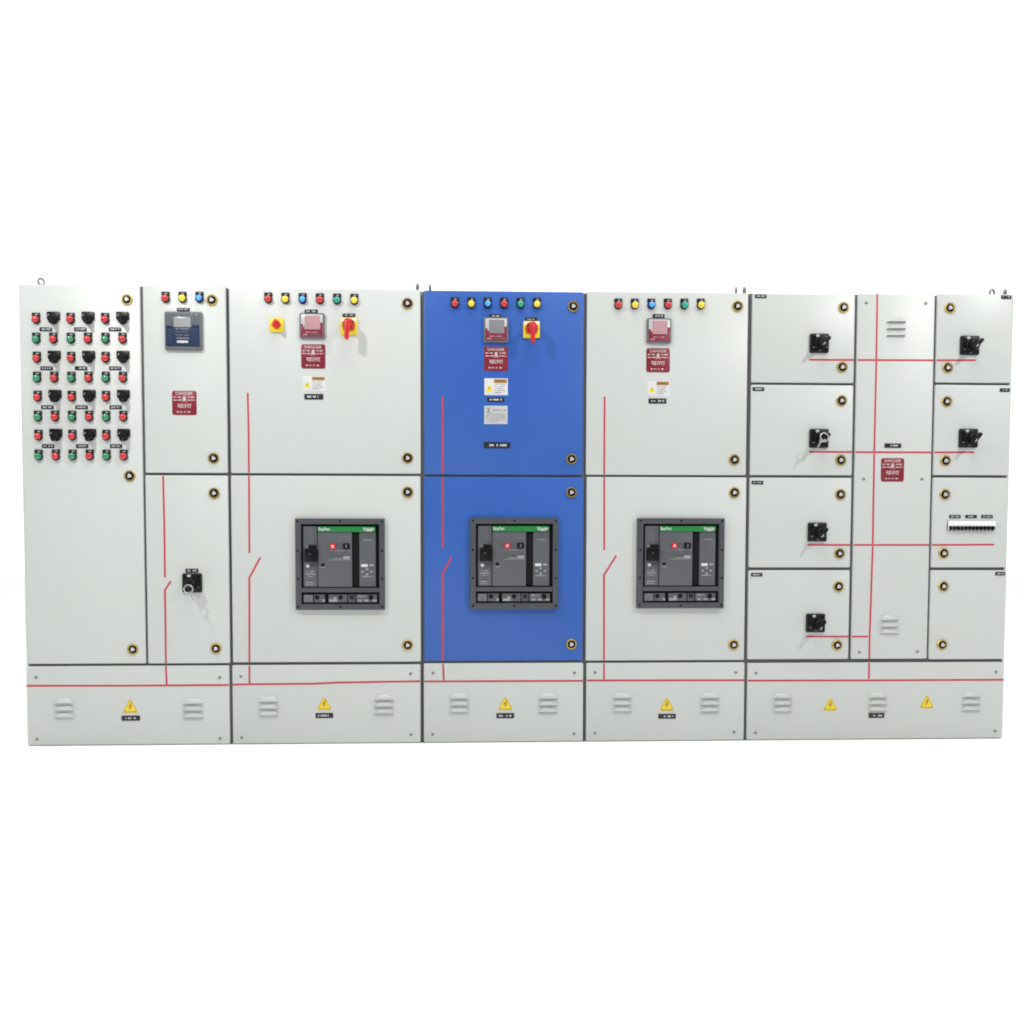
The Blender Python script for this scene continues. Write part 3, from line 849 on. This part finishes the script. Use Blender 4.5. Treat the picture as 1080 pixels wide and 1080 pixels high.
for q in ((913.5, 319.4), (976.2, 319.8), (910.8, 505.4), (972.2, 505.4), (906.4, 688), (967.6, 687.4)): screw(mid, *q)
louvre(mid, 944.8, 344.8); louvre(mid, 937.8, 658.8)
nameplate(c5, 941.6, 470, 18, 4.8)
danger(c5, 941.2, 495.6)
for q in ((797.2, 710), (796.8, 773), (1050.4, 708.6), (1049.6, 771)): screw(p5, *q)
for q in ((825, 741.0), (925.4, 740.4), (1024, 739.8)): louvre(p5, *q)
sign(p5, 875.6, 742.4); sign(p5, 977.4, 739.8); nameplate(p5, 924.3, 754.6, 17.2, 5.2)
# row of miniature breakers in the third right-hand door
for q in ((1007, 544.8), (1024.1, 544.8), (1040.8, 544.8)): nameplate(c5, q[0], q[1], 12.6, 3.5)
m = MB(); Wm = 51 * U
m.slab('void', Wm + 0.004, 10.4 * U, 0.0005, -0.002, 0, -0.4 * U, r=0.002, bev=0.0005)
m.slab('white', Wm, 5.4 * U, -0.001, -0.016, 0, 2.0 * U, r=0.002, bev=0.002)
for k in range(13):
    m.slab('offwhite', 0.0032, 4.8 * U, -0.001, -0.010, -Wm / 2 + Wm * k / 12 * 0.985 + 0.0016, -2.9 * U, r=0.0006, bev=0.0005)
br = place('breaker_row', m.mesh('breaker_row'), c5, at(1023.8, 554.2), 'row of white miniature breakers')
def tog():
    m = MB()
    m.slab('black', 0.0115, 0.013, -0.001, -0.021, r=0.002, bev=0.002)
    return m.mesh('toggle')
for k in range(12):
    o = place('toggle', cached('tog', tog), br, wpos(br) + Vector((-Wm / 2 + Wm * (k + 0.5) / 12 * 0.99, 0, -3.1 * U)))

# ------------------------------------------------------------------ lifting eyes on the roofs
zt = lambda c: max(o.location.z + max(v.co.z for v in o.data.vertices) for o in c.children if o.name.startswith('body'))
eye(c1, 43.5, zt(c1), 0.045, 40)
eye(c2, 440.4, zt(c2), 0.045, 70); eye(c3, 453.6, zt(c3), 0.045, 80)
eye(c4, 776.4, zt(c4), 0.045, 65); eye(c4, 785.2, zt(c4), 0.045, 50)
eye(c5, 1046.4, zt(c5), 0.045, 10); eye(c5, 1060.2, zt(c5), 0.045, 35)

# ------------------------------------------------------------------ key rings hanging on two rotary handles
def key_ring(px, py, label, ang):
    p = at(px, py); p.y = -0.087
    root = bpy.data.objects.new('key_ring', None)
    COL.objects.link(root)
    root.location = p
    root['label'] = label; root['category'] = 'key ring'; root['group'] = 'key rings hanging on switch handles'
    m = MB(); R = 0.021
    m.tube('keysteel', [(R*math.cos(2*math.pi*k/24), -0.004*math.sin(2*math.pi*k/12), -0.019 + R*math.sin(2*math.pi*k/24)*0.9) for k in range(24)], 0.0030, seg=8, closed=True)
    place('ring', m.mesh('ring'), root, p)
    q = MB()
    q.slab('keysteel', 0.017, 0.017, -0.0010, -0.0036, 0.004, -0.042, r=0.007, bev=0.0006, rot=0.35)
    q.slab('keysteel', 0.0075, 0.030, -0.0012, -0.0034, 0.011, -0.062, r=0.002, bev=0.0006, rot=0.35)
    place('key', q.mesh('key'), root, p)
    root.rotation_euler.y = ang
key_ring(203.4, 616.4, 'thin bright key ring on the black switch of the narrow lower door at the left', -0.15)
key_ring(863.8, 461.0, 'thin bright key ring on the black switch in the second small door from the top', 0.85)
